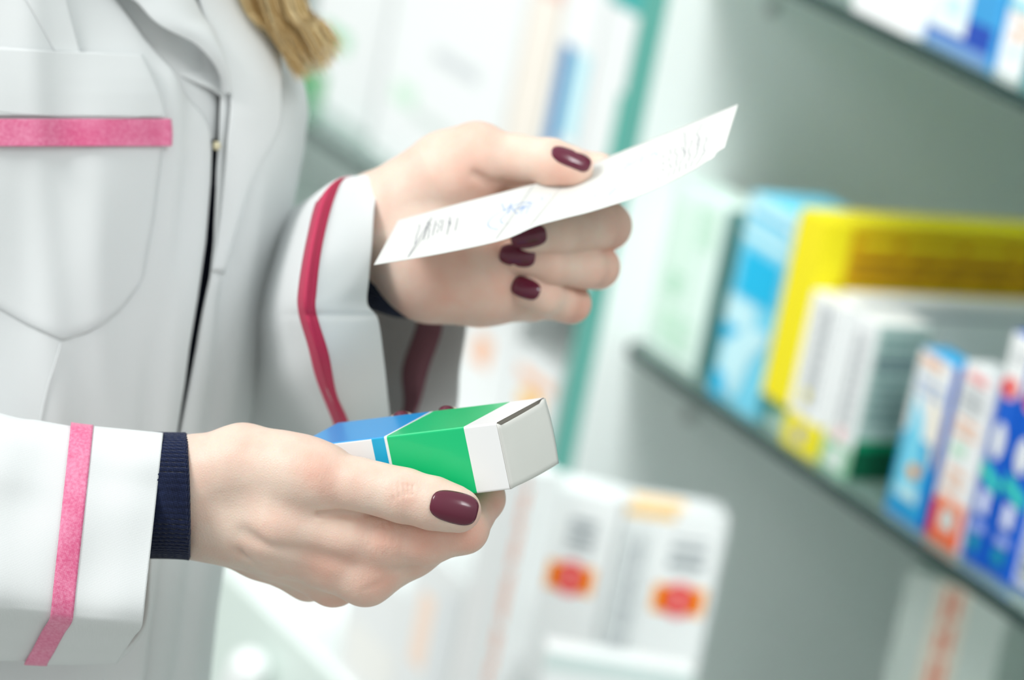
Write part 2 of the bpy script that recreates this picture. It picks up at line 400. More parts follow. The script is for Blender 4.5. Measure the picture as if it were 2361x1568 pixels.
# two fingertips of the carton hand peep over its far edge
def tipnail(px, py, dz, w, ang):
    vs = []; n = 9
    for i in range(n):
        for j in range(n):
            u = -1 + 2 * i / (n - 1); v = -1 + 2 * j / (n - 1)
            x = px + u * w * (1 - .25 * max(0, v) ** 2); y = py - v * 14 + u * u * 5
            vs.append(P(x, y, DR + (dz + u * u * 2.0 + v * 1.5) / 1000))
    link('fingernail', vs, grid_faces(n, n), NAIL, person, thick=0.0006)
tipnail(1030, 950, 55.5, 20, 0); tipnail(926, 962, 68.5, 20, 0)

# ------------------------------------------------------------------ the small carton in her right hand
pxm = 1000.0 / FP * DR            # mm per px at the hand, /1000 below
def boxp(t, w, h, dz0=0):
    """t along the length from the near end, w across the top away from us, h down; px + mm"""
    L = (-473, 58, 38.9); Wd = (110, -59, 34.9); H = (32, 154, 3.9)
    q = [1144, 975, dz0]
    return P(q[0] + L[0] * t + Wd[0] * w + H[0] * h, q[1] + L[1] * t + Wd[1] * w + H[1] * h,
             DR + (q[2] + L[2] * t + Wd[2] * w + H[2] * h) / 1000)
INK_W = mat('carton_white', (0.88, 0.89, 0.90), 0.32, 0.5, coat=0.15)
INK_G = mat('carton_green', srgb(0, 196, 122), 0.3, 0.5, coat=0.2)
INK_B = mat('carton_blue', srgb(20, 150, 220), 0.3, 0.5, coat=0.2)
INK_C = mat('carton_cyan', srgb(0, 172, 220), 0.3, 0.5, coat=0.2)
INK_D = mat('carton_inside_shade', (0.34, 0.31, 0.27), 0.8)  # shade behind the end slit, put into a dark colour
ts = [0, .16, .535, .548, .61, 1.0]
vs, fs, fmat = [], [], []
B = 0.012   # rounded long edges: profile in (w,h)
def prof():
    r1, r2 = 0.018, 0.03; out = []
    for cx, cy, a0 in ((r1, r2, 180), (1 - r1, r2, 270), (1 - r1, 1 - r2, 0), (r1, 1 - r2, 90)):
        for k in range(4):
            a = math.radians(a0 + 30 * k); out.append((cx + r1 * math.cos(a), cy + r2 * math.sin(a)))
    return out
pr = prof()
for t in ts:
    for w, h in pr: vs.append(boxp(t, w, h))
n = len(pr); palette = [INK_W, INK_G, INK_B, INK_C, INK_D]
for i in range(len(ts) - 1):
    for j in range(n):
        k = (j + 1) % n
        fs.append((i * n + j, i * n + k, (i + 1) * n + k, (i + 1) * n + j))
        wm = (pr[j][0] + pr[k][0]) / 2; hm = (pr[j][1] + pr[k][1]) / 2
        top = hm < 0.02
        front = wm < 0.5 and not top
        if i in (0, 2): c = 0
        elif i == 1: c = 1
        elif i == 3: c = 3 if front else 2
        else: c = 0 if front else 2
        fmat.append(c)
fs.append(tuple(range(5 * n, 6 * n))); fmat.append(0)
# recessed plate behind the end slit, coloured dark for the shade inside
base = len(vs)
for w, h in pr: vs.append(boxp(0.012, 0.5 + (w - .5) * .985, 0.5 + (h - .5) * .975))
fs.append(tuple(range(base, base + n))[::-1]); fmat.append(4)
carton = link('medicine_carton', vs, fs, palette, None, fmat, smooth=False)
tag(carton, 'small green, blue and white medicine carton held in the lower hand', 'box')
# the closed end: a tuck panel bowed a little outwards, with a slit along its top edge
gw, gh = 17, 13; vv = []
for i in range(gh):
    for j in range(gw):
        w = j / (gw - 1); h = i / (gh - 1)
        hh = h * 0.99 + 0.014 * (1 - h) + (0.05 * (1 - h) ** 2 * (1 if 0.06 < w < 0.93 else 0)) * (1 - w * .4)
        bow = 0.010 * math.sin(math.pi * min(h * .8 + .1, 1)) + 0.020 * h * 0 + 0.012 * math.sin(math.pi * w) * (0.4 + h * .6)
        bow *= min(1, w * 6)
        vv.append(boxp(-bow - 0.0015, 0.002 + w * 0.992, min(hh, .995)))
link('end_flap', vv, grid_faces(gh, gw), CARD, carton, thick=0.0005, label='plain white tucked end flap')

# ------------------------------------------------------------------ the prescription in her left hand
T_ = crv([(918,508,-16),(1040,474,-17),(1180,438,-13),(1275,414,2),(1330,402,8),(1368,378,9),(1450,342,2),(1570,294,-8),(1702,240,-18)], 61)
B_ = crv([(862,611,-48),(990,590,-50),(1100,568,-50),(1170,550,-49),(1235,522,-46),(1300,504,-44),(1370,486,-42),(1480,450,-42),(1560,413,-44),(1612,385,-46)], 61)
def paper_pt(u, v, off=0.0):
    i = min(u, 0.9999) * 60; k = int(i); f = i - k
    a = T_[k] * (1 - f) + T_[k + 1] * f; b = B_[k] * (1 - f) + B_[k + 1] * f
    q = a * (1 - v) + b * v
    e = max(0, (u - .82) / .18) ** 2
    q = q + e * np.array([float(I([0, .7, .76, .86, .93, 1], [0, 32, 20, 22, 6, 0], v)), 0, 0]) * (1 if u > .82 else 0)
    q[2] += 3.0 * math.sin(math.pi * v) * (1 - u) - off
    return P(q[0], q[1], DL + q[2] / 1000)
PAPER = mat('paper', (0.67, 0.68, 0.655), 0.7, 0.2, sss=0.0)
nu, nv = 90, 24
paper = link('prescription_paper', [paper_pt(i / (nu - 1), j / (nv - 1)) for i in range(nu) for j in range(nv)],
             grid_faces(nu, nv), PAPER, None, thick=0.00018)
tag(paper, 'long white handwritten prescription slip held in the upper hand', 'paper')
def strokes(name, lines, m, wpx, label):
    vs, fs = [], []
    for ln in lines:
        pts = [np.array(p, float) for p in ln]
        for a, b in zip(pts[:-1], pts[1:]):
            d = b - a; L = np.linalg.norm(d)
            if L < 1e-6: continue
            nn = np.array([-d[1] * 1.0, d[0]]) / L; wu = wpx * .0013; wv = wpx * .010
            o = np.array([nn[0] * wu, nn[1] * wv]); base = len(vs)
            for q in (a - o, b - o, b + o, a + o): vs.append(paper_pt(min(max(q[0], 0), .999), min(max(q[1], 0), 1), 0.22))
            fs.append((base, base + 1, base + 2, base + 3))
    return link(name, vs, fs, m, paper, label=label)
def scrib(u0, v0, u1, v1, n, amp_u=.006, amp_v=.09):
    out = []; 
    for k in range(n):
        t = k / (n - 1)
        out.append((u0 + (u1 - u0) * t + amp_u * rng.normal() , v0 + (v1 - v0) * t + amp_v * (1 if k % 2 else -1) * rng.uniform(.3, 1)))
    return out
L_b = [scrib(.30, .45, .44, .35, 14), scrib(.46, .55, .62, .5, 16), scrib(.50, .25, .66, .2, 12), scrib(.68, .35, .82, .3, 14), scrib(.64, .7, .76, .75, 10),
       [(.30 + .075 * math.cos(a) , .55 + .22 * math.sin(a)) for a in np.linspace(0, 6.3, 26)], [(.31 + .05 * math.cos(a) , .55 + .14 * math.sin(a)) for a in np.linspace(0, 6.3, 20)],
       [(.20, .2), (.45, .05)], scrib(.24, .3, .38, .62, 12)]
strokes('handwriting', L_b, flat(128, 160, 208, 0.8), 0.8, 'faint blue handwriting and stamp')
L_g = []
for k in range(5): L_g.append([(.085 + .016 * k, .22 + .02 * k), (.088 + .016 * k, .62 - .05 * (k % 3))])
for k in range(4): L_g.append(scrib(.07 + .02 * k, .25, .075 + .02 * k, .75 - .1 * k, 7, .002, .02))
for k in range(9): L_g.append(scrib(.80 + .017 * k, .35 + .02 * (k % 3), .805 + .017 * k, .85, 8, .003, .03))
L_g += [scrib(.885, .12, .895, .6, 7, .002, .02), scrib(.915, .1, .925, .55, 7, .002, .02), [(.07, .95), (.09, .15)], [(.41, .98), (.45, .05)], [(.28, .95), (.31, .02)], scrib(.26, .88, .40, .86, 14, .002, .03), scrib(.62, .9, .8, .8, 14, .002, .03)]
strokes('printed_lines', L_g, flat(136, 138, 146, 0.8), 0.7, 'small grey printed lines')

# ------------------------------------------------------------------ clothes
YS = [-960, -900, -800, -680, -560, -440, -340, 0, 60, 120, 180, 215, 260, 350, 450, 560, 700, 800, 930, 1050, 1200, 1290, 1400, 1568, 2000]
XR = [110, 130, 190, 330, 430, 480, 510, 588, 622, 655, 680, 690, 693, 682, 662, 640, 612, 592, 566, 545, 520, 502, 484, 466, 440]
def xr(y): return I(YS, XR, y)
X0 = -250.0
def dtheta(px, py):
    return math.acos(max(-1, min(1, (px - X0) / (xr(py) - X0))))
def torso(th, py, off=0.0):
    w = xr(py) - X0 + off * 5.6
    sh = float(I([-960, -900, -800, -680, -560, -440], [.47, .48, .55, .74, .9, 1], py))     # shoulders slope in to the collar
    return P(X0 + w * math.cos(th), py, 1.60 - (0.125 * sh + off / 1000) * math.sin(th))
def tor(px, py, off=0.0): return torso(dtheta(px, py), py, off)

# navy knit jumper inside the coat
ys = np.linspace(-900, 1900, 60); vs = [torso(t, y, -7) for y in ys for t in np.linspace(0, 2 * math.pi, 72, endpoint=False)]
link('jumper', vs, grid_faces(60, 72, True), NAVY, person, label='dark navy knitted jumper')

coat = empty('white_coat', P(-250, 800, 1.6), None, None); coat.parent = person
coat.location = (0, 0, 0)
GY = [-700, 0, 60, 120, 180, 215, 330, 420, 560, 690, 800, 890, 1000, 1200, 1300, 1450, 1568, 2000]
GL = [300, 405, 440, 470, 492, 505, 500, 492, 480, 462, 448, 432, 410, 370, 354, 332, 318, 262]
RY = [-700, -300, 0, 90, 200, 260, 300, 340, 420, 560, 690, 800, 890, 1000, 1200, 1300, 1450, 1568, 2000]
RX = [60, 160, 268, 328, 420, 470, 486, 489, 484, 470, 450, 431, 419, 400, 361, 343, 315, 298, 240]
def gl(y): return I(GY, GL, y)
def rx(y): return I(RY, RX, y)
def gauss(x, c, w): return math.exp(-((x - c) / w) ** 2)
def fold_r(px, py):
    """gentle hanging folds of the near front (mm)"""
    o = 2.2 * gauss(px, I([0, 700, 1568], [395, 385, 330], py), 26) - 1.8 * gauss(px, I([0, 350, 900, 1568], [430, 448, 340, 250], py), 26)
    o += 2.4 * gauss(px, I([0, 600, 1000], [215, 210, 240], py), 40) * gauss(py, 750, 420)
    o += 1.6 * gauss(px, I([0, 1568], [60, 160], py), 36) + 0.9 * math.sin(px * .021 + py * .006)
    if py > 700: o += 2.5 * (py - 700) / 300 * gauss(px, 300, 60) * (1 if py < 1000 else 1)
    return o
# near (right-hand) front of the coat, round to the back
ys = np.linspace(-940, 1900, 172); cols = 130; vs = []
for y in ys:
    t0 = dtheta(rx(y), y)
    for k in range(cols):
        a = t0 + (1.5 * math.pi - t0) * (k / (cols - 1)) ** 1.35
        px = X0 + (xr(y) - X0) * math.cos(a)
        edge = 1.6 * math.exp(-k / 3.0)
        vs.append(torso(a, y, 1.5 + (fold_r(px, y) if a < math.pi else 0) - edge))
link('front_panel', vs, grid_faces(172, cols), COAT, coat, thick=0.0009)
# far (left-hand) front, round the silhouette to the back; it also runs behind the open lapel
vs = []; cols = 110
for y in ys:
    t0 = dtheta(gl(y), y) + (0.30 * min(1, max(0, (215 - y) / 120)) if y < 215 else 0)
    for k in range(cols):
        a = t0 + (-0.5 * math.pi - t0) * (k / (cols - 1)) ** 1.2
        px = X0 + (xr(y) - X0) * math.cos(a)
        o = 3.0 - 2.2 * math.exp(-k / 2.5)
        if y < 215: o -= 8.0 * min(1, (215 - y) / 60) * (1 if px < gl(y) - 2 else math.exp(-(px - gl(y)) / 12))
        fx = I([-500, 237, 296, 375, 435, 593, 700], [560, 593, 589, 553, 530, 502, 480], y)
        if a > 0: o += 3.0 * gauss(px, fx - 14, 22) * (1 if y < 640 else math.exp(-(y - 640) / 90)) - 3.5 * gauss(px, fx + 26, 22) * (1 if y < 600 else math.exp(-(y - 600) / 90))
        if a > 0: o += 1.5 * gauss(px, I([0, 1568], [640, 420], y), 22) - 2.0 * gauss(px, I([600, 1568], [520, 395], y), 20) * (y > 500)
        vs.append(torso(a, y, o))
link('front_panel', vs, grid_faces(172, cols), COAT, coat, thick=0.0009)

def ruled(name, Lc, Rc, m, parent, n=40, k=24, thick=0.0009, off=None, label=None, D=None, base=None):
    """cloth between two edge curves given as (px, py, mm in front of the torso)"""
    Lr = crv(Lc, n); Rr = crv(Rc, n); vs = []
    for i in range(n):
        for j in range(k):
            u = j / (k - 1); q = Lr[i] * (1 - u) + Rr[i] * u
            o = q[2] + (off(u, i / (n - 1)) if off else 0)
            if base == 'abs': vs.append(P(q[0], q[1], D + o / 1000))
            else: vs.append(tor(q[0], q[1], o + (fold_r(q[0], q[1]) if base == 'fold' else 0)))
    return link(name, vs, grid_faces(n, k), m, parent, thick=thick, label=label)
ruled('facing', [(150,-330,-5),(200,-60,-5),(258,0,-5),(320,90,-5),(412,200,-5),(464,260,-4),(480,300,-3),(484,322,-2.4)],
      [(392,-330,-3),(437,-60,-3),(467,0,-3),(488,90,-3),(512,200,-3),(515,260,-3),(514,300,-3),(512,322,-3)], COAT, coat, label='facing inside the open front, in the shade of the lapel')
# open lapel lying over the shadowed facing
ruled('lapel', [(150,-330,5),(235,-60,7),(290,12,9),(330,58,10),(400,98,11),(445,140,10),(478,180,7),(499,216,3)],
      [(330,-330,4),(385,-60,6),(412,0,8),(428,40,9),(446,72,10),(466,112,9),(486,160,7),(502,214,3.4)], COAT, coat,
      off=lambda u, v: 3.0 * math.sin(math.pi * u), thick=0.0013, label='turned back lapel of the near front')
# far lapel, the narrow strip that faces us beside the opening
ruled('lapel', [(410,-330,6),(425,-40,6),(470,110,6),(508,216,5),(501,330,5),(493,420,5),(482,540,4.5),(470,625,4)],
      [(520,-330,9),(560,-40,9),(590,110,10),(597,225,10),(592,292,10),(556,375,9),(532,440,8),(492,632,4.6)], COAT, coat,
      off=lambda u, v: 1.6 * math.sin(math.pi * u), thick=0.0012, label='rolled lapel of the far front')
# snap fastener between the fronts
vs = []; n = 16
for r, h in ((0, 2.2), (.6, 2.1), (1, 1.2), (1.05, 0)):
    for k in range(n):
        a = 2 * math.pi * k / n; vs.append(tor(490 + 5 * r * math.cos(a), 336 + 10 * r * math.sin(a), 1.5 + h))
link('snap_fastener', vs, grid_faces(4, n, True), mat('brass', (0.75, 0.68, 0.45), 0.3, 0.6), coat)
# breast pocket with its folded band and satin ribbon
ptop = [(-330,100),(-120,102),(0,108),(120,118),(220,121),(312,128)]
pl = [(-330,100,3),(-320,300,3),(-300,640,3)]
def edge_r(y): return I([128, 200, 280, 340, 500, 600, 650], [312, 345, 370, 366, 350, 333, 326], y)
pocket_rows = []; n = 60; k = 60; vs = []
bot = lambda x: I([-300, 0, 60, 132, 190, 270, 326], [600, 716, 752, 787, 768, 718, 650], x)
for i in range(n):
    v = i / (n - 1)
    for j in range(k):
        u = j / (k - 1)
        yb = 0
        x = -300 + 626 * u
        ytop = I([p[0] for p in ptop], [p[1] for p in ptop], x)
        y = ytop + (bot(x) - ytop) * v
        xx = -300 + (edge_r(y) + 300) * u
        o = 2.7 + 0.4 * math.sin(u * 9) * math.sin(v * 3) + (1.0 if y < 262 else 0) - 1.1 * (max(0, (u - .985) / .015)) - 1.1 * max(0, (v - .975) / .025)
        vs.append(tor(xx, y, o + fold_r(xx, y)))
pocket = link('pocket', vs, grid_faces(n, k), COAT, coat, thick=0.0008, label='breast pocket patch with pointed bottom')
ruled('pocket_band', [(-300,100,4.6),(-300,262,4.6)], [(312,127,4.2),(330,165,4.2),(345,200,4.2),(357,235,4.2),(364,270,4.2)], COAT, pocket, off=lambda u, v: 0.4 * math.sin(u * 7), base='fold', k=60)
ruled('ribbon', [(-300,275,5.4),(-300,338,5.4)], [(371,274,5.0),(374,306,5.0),(373,337,5.0)], PINK, pocket, n=14, k=90, thick=0.0006, base='fold',
      off=lambda u, v: 0.25 * math.sin(u * 13), label='pink satin ribbon across the pocket')

def seam(parent, pts, wpx=2.2, h=0.5, m=COAT, fn=None, dash=0, name='stitching'):
    """a raised seam or a dashed line of stitches along a curve; pts are (px, py, mm)"""
    fn = fn or (lambda x, y, o: tor(x, y, o + fold_r(x, y)))
    c = crv(pts, max(8, int(len(pts) * 14)))
    s = np.r_[0, np.cumsum(np.linalg.norm(np.diff(c[:, :2], axis=0), axis=1))]
    st = dash if dash else 12.0; vs, fs = [], []; x = 0
    while x + st * .6 < s[-1]:
        a = np.array([np.interp(x, s, c[:, i]) for i in range(3)]); b = np.array([np.interp(min(s[-1], x + (st * .62 if dash else st)), s, c[:, i]) for i in range(3)])
        d = b - a; nn = np.array([-d[1], d[0]]) / (np.hypot(d[0], d[1]) + 1e-6) * wpx
        base = len(vs)
        for q in (a, b):
            vs += [fn(q[0] - nn[0], q[1] - nn[1], q[2]), fn(q[0], q[1], q[2] + h), fn(q[0] + nn[0], q[1] + nn[1], q[2])]
        fs += [(base, base + 1, base + 4, base + 3), (base + 1, base + 2, base + 5, base + 4)]; x += st
    return link(name, vs, fs, m, parent)
THREAD = mat('thread', (0.72, 0.74, 0.75), 0.8)
seam(pocket, [(edge_r(y) - 7, y, 3.4) for y in (345, 420, 500, 560, 610, 645)] + [(270,712,3.4),(190,760,3.4),(132,778,3.4),(60,744,3.4),(-10,706,3.4),(-150,650,3.4)], 1.1, .35, THREAD, dash=9)
seam(pocket, [(-10,256,5.0),(100,266,5.0),(250,272,5.0),(355,262,4.8)], 1.3, .35, THREAD, dash=9)
seam(pocket, [(306,135,4.8),(326,175,4.8),(340,210,4.8),(355,258,4.8)], 1.1, .3, THREAD, dash=9)
seam(coat, [(130,792,2.2),(112,850,2.2),(98,900,2.2),(82,985,2.2)], 2.4, .7, COAT, name='seam')
# folded strap from the shoulder down to the pocket
ruled('yoke_strip', [(-60,-330,2.3),(0,-110,2.3),(45,-10,2.3),(122,120,2.3)], [(60,-330,3.6),(110,-110,3.6),(140,-10,3.6),(178,122,3.2)], COAT, coat, base='fold')

def loft(name, rings, m, parent, n=120, mm=10, thick=0.0009, label=None, smooth=True, disp=None, u0=0, u1=None, closed=True, out=0.0, v0=0, v1=1):
    """cloth tube through closed rings of (px, py, mm) about depth D given as 4th list entry"""
    D = rings[0]; rs = [crv(r, n, closed) for r in rings[1:]]
    rs = np.array(rs); cen = rs.mean(1, keepdims=True)
    k = len(rs); us = np.linspace(u0, k - 1 if u1 is None else u1, mm); vs = []
    for u in us:
        i = min(int(u), k - 2); t = u - i
        g = lambda j: rs[min(max(j, 0), k - 1)]
        p0, p1, p2, p3 = g(i - 1), g(i), g(i + 1), g(i + 2)
        row = 0.5 * ((2 * p1) + (-p0 + p2) * t + (2 * p0 - 5 * p1 + 4 * p2 - p3) * t * t + (-p0 + 3 * p1 - 3 * p2 + p3) * t ** 3)
        c = row.mean(0)
        if out:
            # outward in the ring's plane: px -> mm
            d = np.roll(row, -1, 0) - np.roll(row, 1, 0); d = d / np.array([6.1, 6.1, 1.0]); nn = np.stack([d[:, 1] * 0, -d[:, 2], d[:, 1]], 1)
            nn = nn / (np.linalg.norm(nn, axis=1, keepdims=True) + 1e-9)
            sgn = np.sign(((row - c) / np.array([6.1, 6.1, 1.0]) * nn).sum(1).mean()); row = row + nn * sgn * out * np.array([6.1, 6.1, 1.0])
        for a, q in enumerate(row):
            o = disp(u, a / n, q) if disp else 0
            vs.append(P(q[0], q[1], D + (q[2] - o) / 1000))
    return link(name, vs, grid_faces(mm, n, closed), m, parent, thick=thick, label=label)

# near sleeve: flat pressed tube whose stations all slant the same way
def sl_ring(xs, ytop, ycr, ybot, dz, bulge=1.0, sl=1.0):
    """xs = x of the station at its top edge; slant of the front face and of the turned-under face"""
    h = ycr - ytop
    r = []
    for f, z in ((0, 3), (.1, -9), (.3, -15), (.5, -19), (.7, -22), (.88, -24), (.97, -23)):
        y = ytop + h * f; r.append((xs - sl * 47 * f, y, dz + z * bulge))
    r.append((xs - sl * 50, ycr + 6, dz - 20 * bulge))
    for f, z in ((.3, -10), (.7, 5), (1, 22)): r.append((xs - sl * (50 + 56 * f), ycr + (ybot - ycr) * f, dz + z))
    for f, z in ((.9, 44), (.6, 54), (.3, 50), (.08, 30)): r.append((xs - sl * 47 * f, ytop + (ybot - 30 - ytop) * f, dz + z))
    return r
SLV = [DR, sl_ring(-560, 800, 1350, 1560, 50), sl_ring(-300, 860, 1370, 1550, 46), sl_ring(0, 955, 1402, 1523, 40), sl_ring(90, 972, 1407, 1521, 38),
       sl_ring(165, 985, 1414, 1521, 36), sl_ring(214, 991, 1420, 1523, 35), sl_ring(295, 999, 1427, 1522, 34), sl_ring(376, 1007, 1434, 1520, 33)]
def sdisp(u, a, q):
    return 1.5 * gauss(q[1], 1090 + q[0] * .1, 50) * math.sin(q[0] * .012 + 1) + 0.8 * math.sin(q[1] * .02 + q[0] * .015) + 0.5 * math.sin(q[0] * .04 + q[1] * .007)
slv = loft('sleeve', SLV, COAT, coat, n=150, mm=70, disp=sdisp, label='near sleeve with a turned cuff')
loft('cuff', SLV, COAT, slv, n=150, mm=24, disp=sdisp, u0=4.95, out=0.9, thick=0.0012, label='folded cuff of the near sleeve')
loft('ribbon', SLV, PINK, slv, n=150, mm=12, disp=sdisp, u0=3.98, u1=5.02, out=1.6, thick=0.0006, label='pink satin ribbon round the near cuff')
fn = lambda x, y, o: P(x, y, DR + (36 - 24.6 * math.sin(math.pi * min(1, max(0, (y - 960) / 480))) ** .4 - o) / 1000)

# upper part of the near sleeve, from the shoulder down to the bent elbow
UP = [DR]
for y, cx, dz, hx, hz in ((-620, -430, 215, 120, 30), (-540, -560, 213, 250, 52), (-380, -650, 210, 340, 62), (0, -690, 190, 350, 62), (500, -720, 150, 350, 60), (950, -700, 108, 350, 58), (1250, -680, 92, 340, 56), (1420, -660, 90, 240, 40)):
    UP.append([(cx + hx * math.cos(a), y + 20 * math.sin(a * 2 + y), dz + hz * math.sin(a)) for a in np.linspace(0, 2 * math.pi, 12, endpoint=False)])
loft('sleeve', UP, COAT, coat, n=60, mm=40, thick=.001, label='upper part of the near sleeve')

# navy ribbed cuff at the near wrist
def rib_tube(name, secs, D, parent, nr=72, amp=0.42, label=None, rows=14):
    """secs: (cx, cy, dz, half height px, half depth mm, slant)"""
    c = crv(secs, rows); n = nr * 5; vs = []
    for i, (cx, cy, dz, hh, hd, sl) in enumerate(c):
        rim = 1.0 if 0 < i < rows - 1 else 0.0
        for k in range(n):
            a = 2 * math.pi * k / n; b = amp * (0.5 + 0.5 * math.cos(a * nr)) ** .7
            s = math.sin(a)
            sn = math.copysign(abs(math.sin(a)) ** .8, math.sin(a)); cs = math.copysign(abs(math.cos(a)) ** .8, math.cos(a))
            vs.append(P(cx + sl * math.sin(a) + 1.2 * math.sin(a * 3 + 1), cy + (hh + b * 6.2) * sn, D + (dz - (hd + b) * cs) / 1000))
    o = link(name, vs, grid_faces(rows, n, True), NAVY, parent, thick=0.0016, label=label); return o
rib_tube('knit_cuff', [(300,1142,48,140,27,0),(350,1142,46,139,26,0),(400,1143,43,139,25,2),(428,1144,42,140,24.5,3),(434,1144,42,142,25,4)], DR, person, label='navy ribbed knit cuff at the near wrist')
rib_tube('knit_cuff', [(740,600,36,120,19,4),(820,575,28,128,21,10),(860,588,24,136,21,50),(886,592,22,137,21,74)], DL, person, nr=64, label='navy ribbed knit cuff at the far wrist')

# far sleeve: wide, hanging open at the wrist
rim = [(884, 400, 20), (864, 470, 0), (857, 560, -10), (850, 640, -15), (846, 700, -14), (870, 735, -10), (884, 830, 2), (897, 950, 27), (910, 1040, 59), (985, 1060, 56), (1048, 960, 70), (1060, 850, 74), (1076, 745, 76), (1080, 620, 76), (1030, 500, 72), (950, 420, 56)]
rr_ = [(800, 412, 10), (770, 459, -10), (742, 570, -22), (729, 673, -28), (729, 722, -28), (757, 815, -19), (775, 906, -3), (803, 972, 17), (830, 1060, 49), (880, 1080, 64), (955, 960, 80), (988, 850, 86), (1020, 745, 88), (1010, 620, 88), (950, 500, 82), (870, 425, 64)]
rl_ = [(780, 416, 18), (734, 457, -2), (708, 552, -16), (690, 657, -21), (689, 718, -21), (711, 797, -15), (731, 876, 0), (769, 973, 23), (800, 1065, 55), (830, 1085, 72), (925, 960, 90), (928, 850, 96), (962, 745, 100), (980, 620, 100), (915, 500, 92), (835, 430, 74)]
el_ = [(640, 500, 110), (625, 545, 94), (612, 600, 82), (600, 665, 74), (592, 740, 72), (585, 815, 81), (580, 890, 92), (590, 970, 109), (610, 1060, 139), (640, 1090, 122), (700, 1000, 146), (720, 850, 156), (730, 745, 158), (720, 640, 156), (690, 560, 146), (660, 520, 128)]
e2_ = [(430, 560, 148), (415, 600, 130), (405, 650, 118), (400, 700, 112), (396, 770, 110), (392, 840, 112), (390, 900, 116), (398, 970, 124), (412, 1040, 140), (440, 1060, 164), (480, 980, 182), (500, 860, 190), (506, 760, 190), (500, 680, 188), (480, 610, 182), (455, 575, 168)]
FS = [DL, e2_, el_, rl_, rr_, rim]
fd = lambda u, a, q: (1.4 * gauss(q[1], 726, 7) * -1 if q[2] < 20 else 0) + 0.8 * math.sin(q[1] * .03 + q[0] * .02)
fslv = loft('sleeve', FS, COAT, coat, n=170, mm=60, disp=fd, label='far sleeve hanging open below the wrist')
def fd2(u, a, q): return fd(u, a, q) + (1.1 if q[2] < 25 and q[1] < 1000 else -1.1)
loft('ribbon', FS, CRIM, fslv, n=170, mm=12, disp=fd2, u0=2, u1=3, thick=0.0006, label='crimson ribbon round the far cuff')

MAUV = weave_mat('ribbon_show_through', srgb(158, 112, 124), 900, 0.3, rough=0.7)  # crimson ribbon glimpsed through thin cloth, its dimming put into the colour
loft('ribbon', FS, MAUV, fslv, n=170, mm=12, disp=lambda u, a, q: fd(u, a, q) + (1.3 if q[2] > 25 else -1.3), u0=2, u1=3, thick=0.0005, label='crimson ribbon showing through back of the far cuff, painted dull mauve')

# ------------------------------------------------------------------ hair hanging over the shoulder
HM = bpy.data.materials.new('blond_hair'); HM.use_nodes = True; nt = HM.node_tree; b = nt.nodes['Principled BSDF']
b.inputs['Roughness'].default_value = 0.42; b.inputs['Specular IOR Level'].default_value = 0.6
at = nt.nodes.new('ShaderNodeAttribute'); at.attribute_name = 'tone'
rp = nt.nodes.new('ShaderNodeValToRGB'); rp.color_ramp.elements[0].color = (*srgb(156, 116, 62), 1); rp.color_ramp.elements[1].color = (*srgb(252, 236, 190), 1)
e = rp.color_ramp.elements.new(0.5); e.color = (*srgb(222, 188, 124), 1)
nt.links.new(at.outputs['Fac'], rp.inputs[0]); nt.links.new(rp.outputs[0], b.inputs['Base Color'])
vs, fs, tone = [], [], []
for s in range(1500):
    w = rng.uniform(); c = rng.normal() * .55; cl = math.sin(w * 21 + .6)
    wt = min(1, max(0, w + rng.normal() * .10)); wr = w + rng.normal() * .05
    tip = np.array([I([0, .3, .5, .75, 1], [684, 692, 716, 756, 786], wt) + rng.normal() * 7, I([0, .3, .5, .75, 1], [140, 172, 165, 150, 108], wt) + rng.normal() * 13, 0])
    top = np.array([230 + 170 * wr, -900, 0]); mid = np.array([552 + 142 * wr, 0, 0])
    if rng.uniform() < .35:
        f = rng.uniform(.5, .97); tip = mid + (tip - mid) * f
    bow = 6 * math.sin(w * 8 + 1) + rng.normal() * 3
    m2 = mid * .5 + tip * .5 + np.array([bow, -bow * .6, 0]); m0 = top * .45 + mid * .55 + np.array([26 + bow, -10 - bow, 0])
    z = c * 11 + cl * 1.0
    pts = crv([np.append(q[:2], zz) for q, zz in ((top, z * 1.3 + 25), (m0, z * 1.3 - 4), (mid, z * 1.1), (m2, z * .85), (tip, z * .6 + rng.normal() * 2))], 16)
    t0 = min(1, max(0, .55 + .3 * math.sin(w * 17 + 1) + rng.normal() * .17)); r = rng.uniform(.09, .17)
    for i, q in enumerate(pts):
        rr = r * (1 if i < 13 else (16 - i) / 4)
        for k in range(3):
            a = 2 * math.pi * k / 3
            vs.append(P(q[0] + rr * 5.7 * math.cos(a), q[1] + 0 * a, 1.545 + (q[2] + rr * math.sin(a)) / 1000 + 0.0)); tone.append(t0)
    base = len(vs) - 48; 
    for i in range(15):
        for k in range(3): fs.append((base + i * 3 + k, base + i * 3 + (k + 1) % 3, base + (i + 1) * 3 + (k + 1) % 3, base + (i + 1) * 3 + k))
hair = link('hair', vs, fs, HM, person, label='blond hair hanging in a loose lock')
a = hair.data.attributes.new('tone', 'FLOAT', 'POINT'); a.data.foreach_set('value', np.array(tone, np.float32))

# ------------------------------------------------------------------ room and pharmacy shelving
EV = np.array([-.5055, .8628, 0]); EV /= np.linalg.norm(EV)      # along the shelves, away from us
NB = np.array([EV[1], -EV[0], 0])                                  # into the shelves
ZV = np.array([0, 0, 1.0])
A0 = P(1450, 785, 2.2); A0[2] = 0
def K(s, w, z): return A0 - EV * s + NB * w + ZV * z               # s grows towards us on the right
def on_front(px, py, w=0.0): return hit_plane(px, py, K(0, w, 0), NB)
def kc(p): d = np.asarray(p) - A0; return -(d @ EV), d @ NB, d[2]

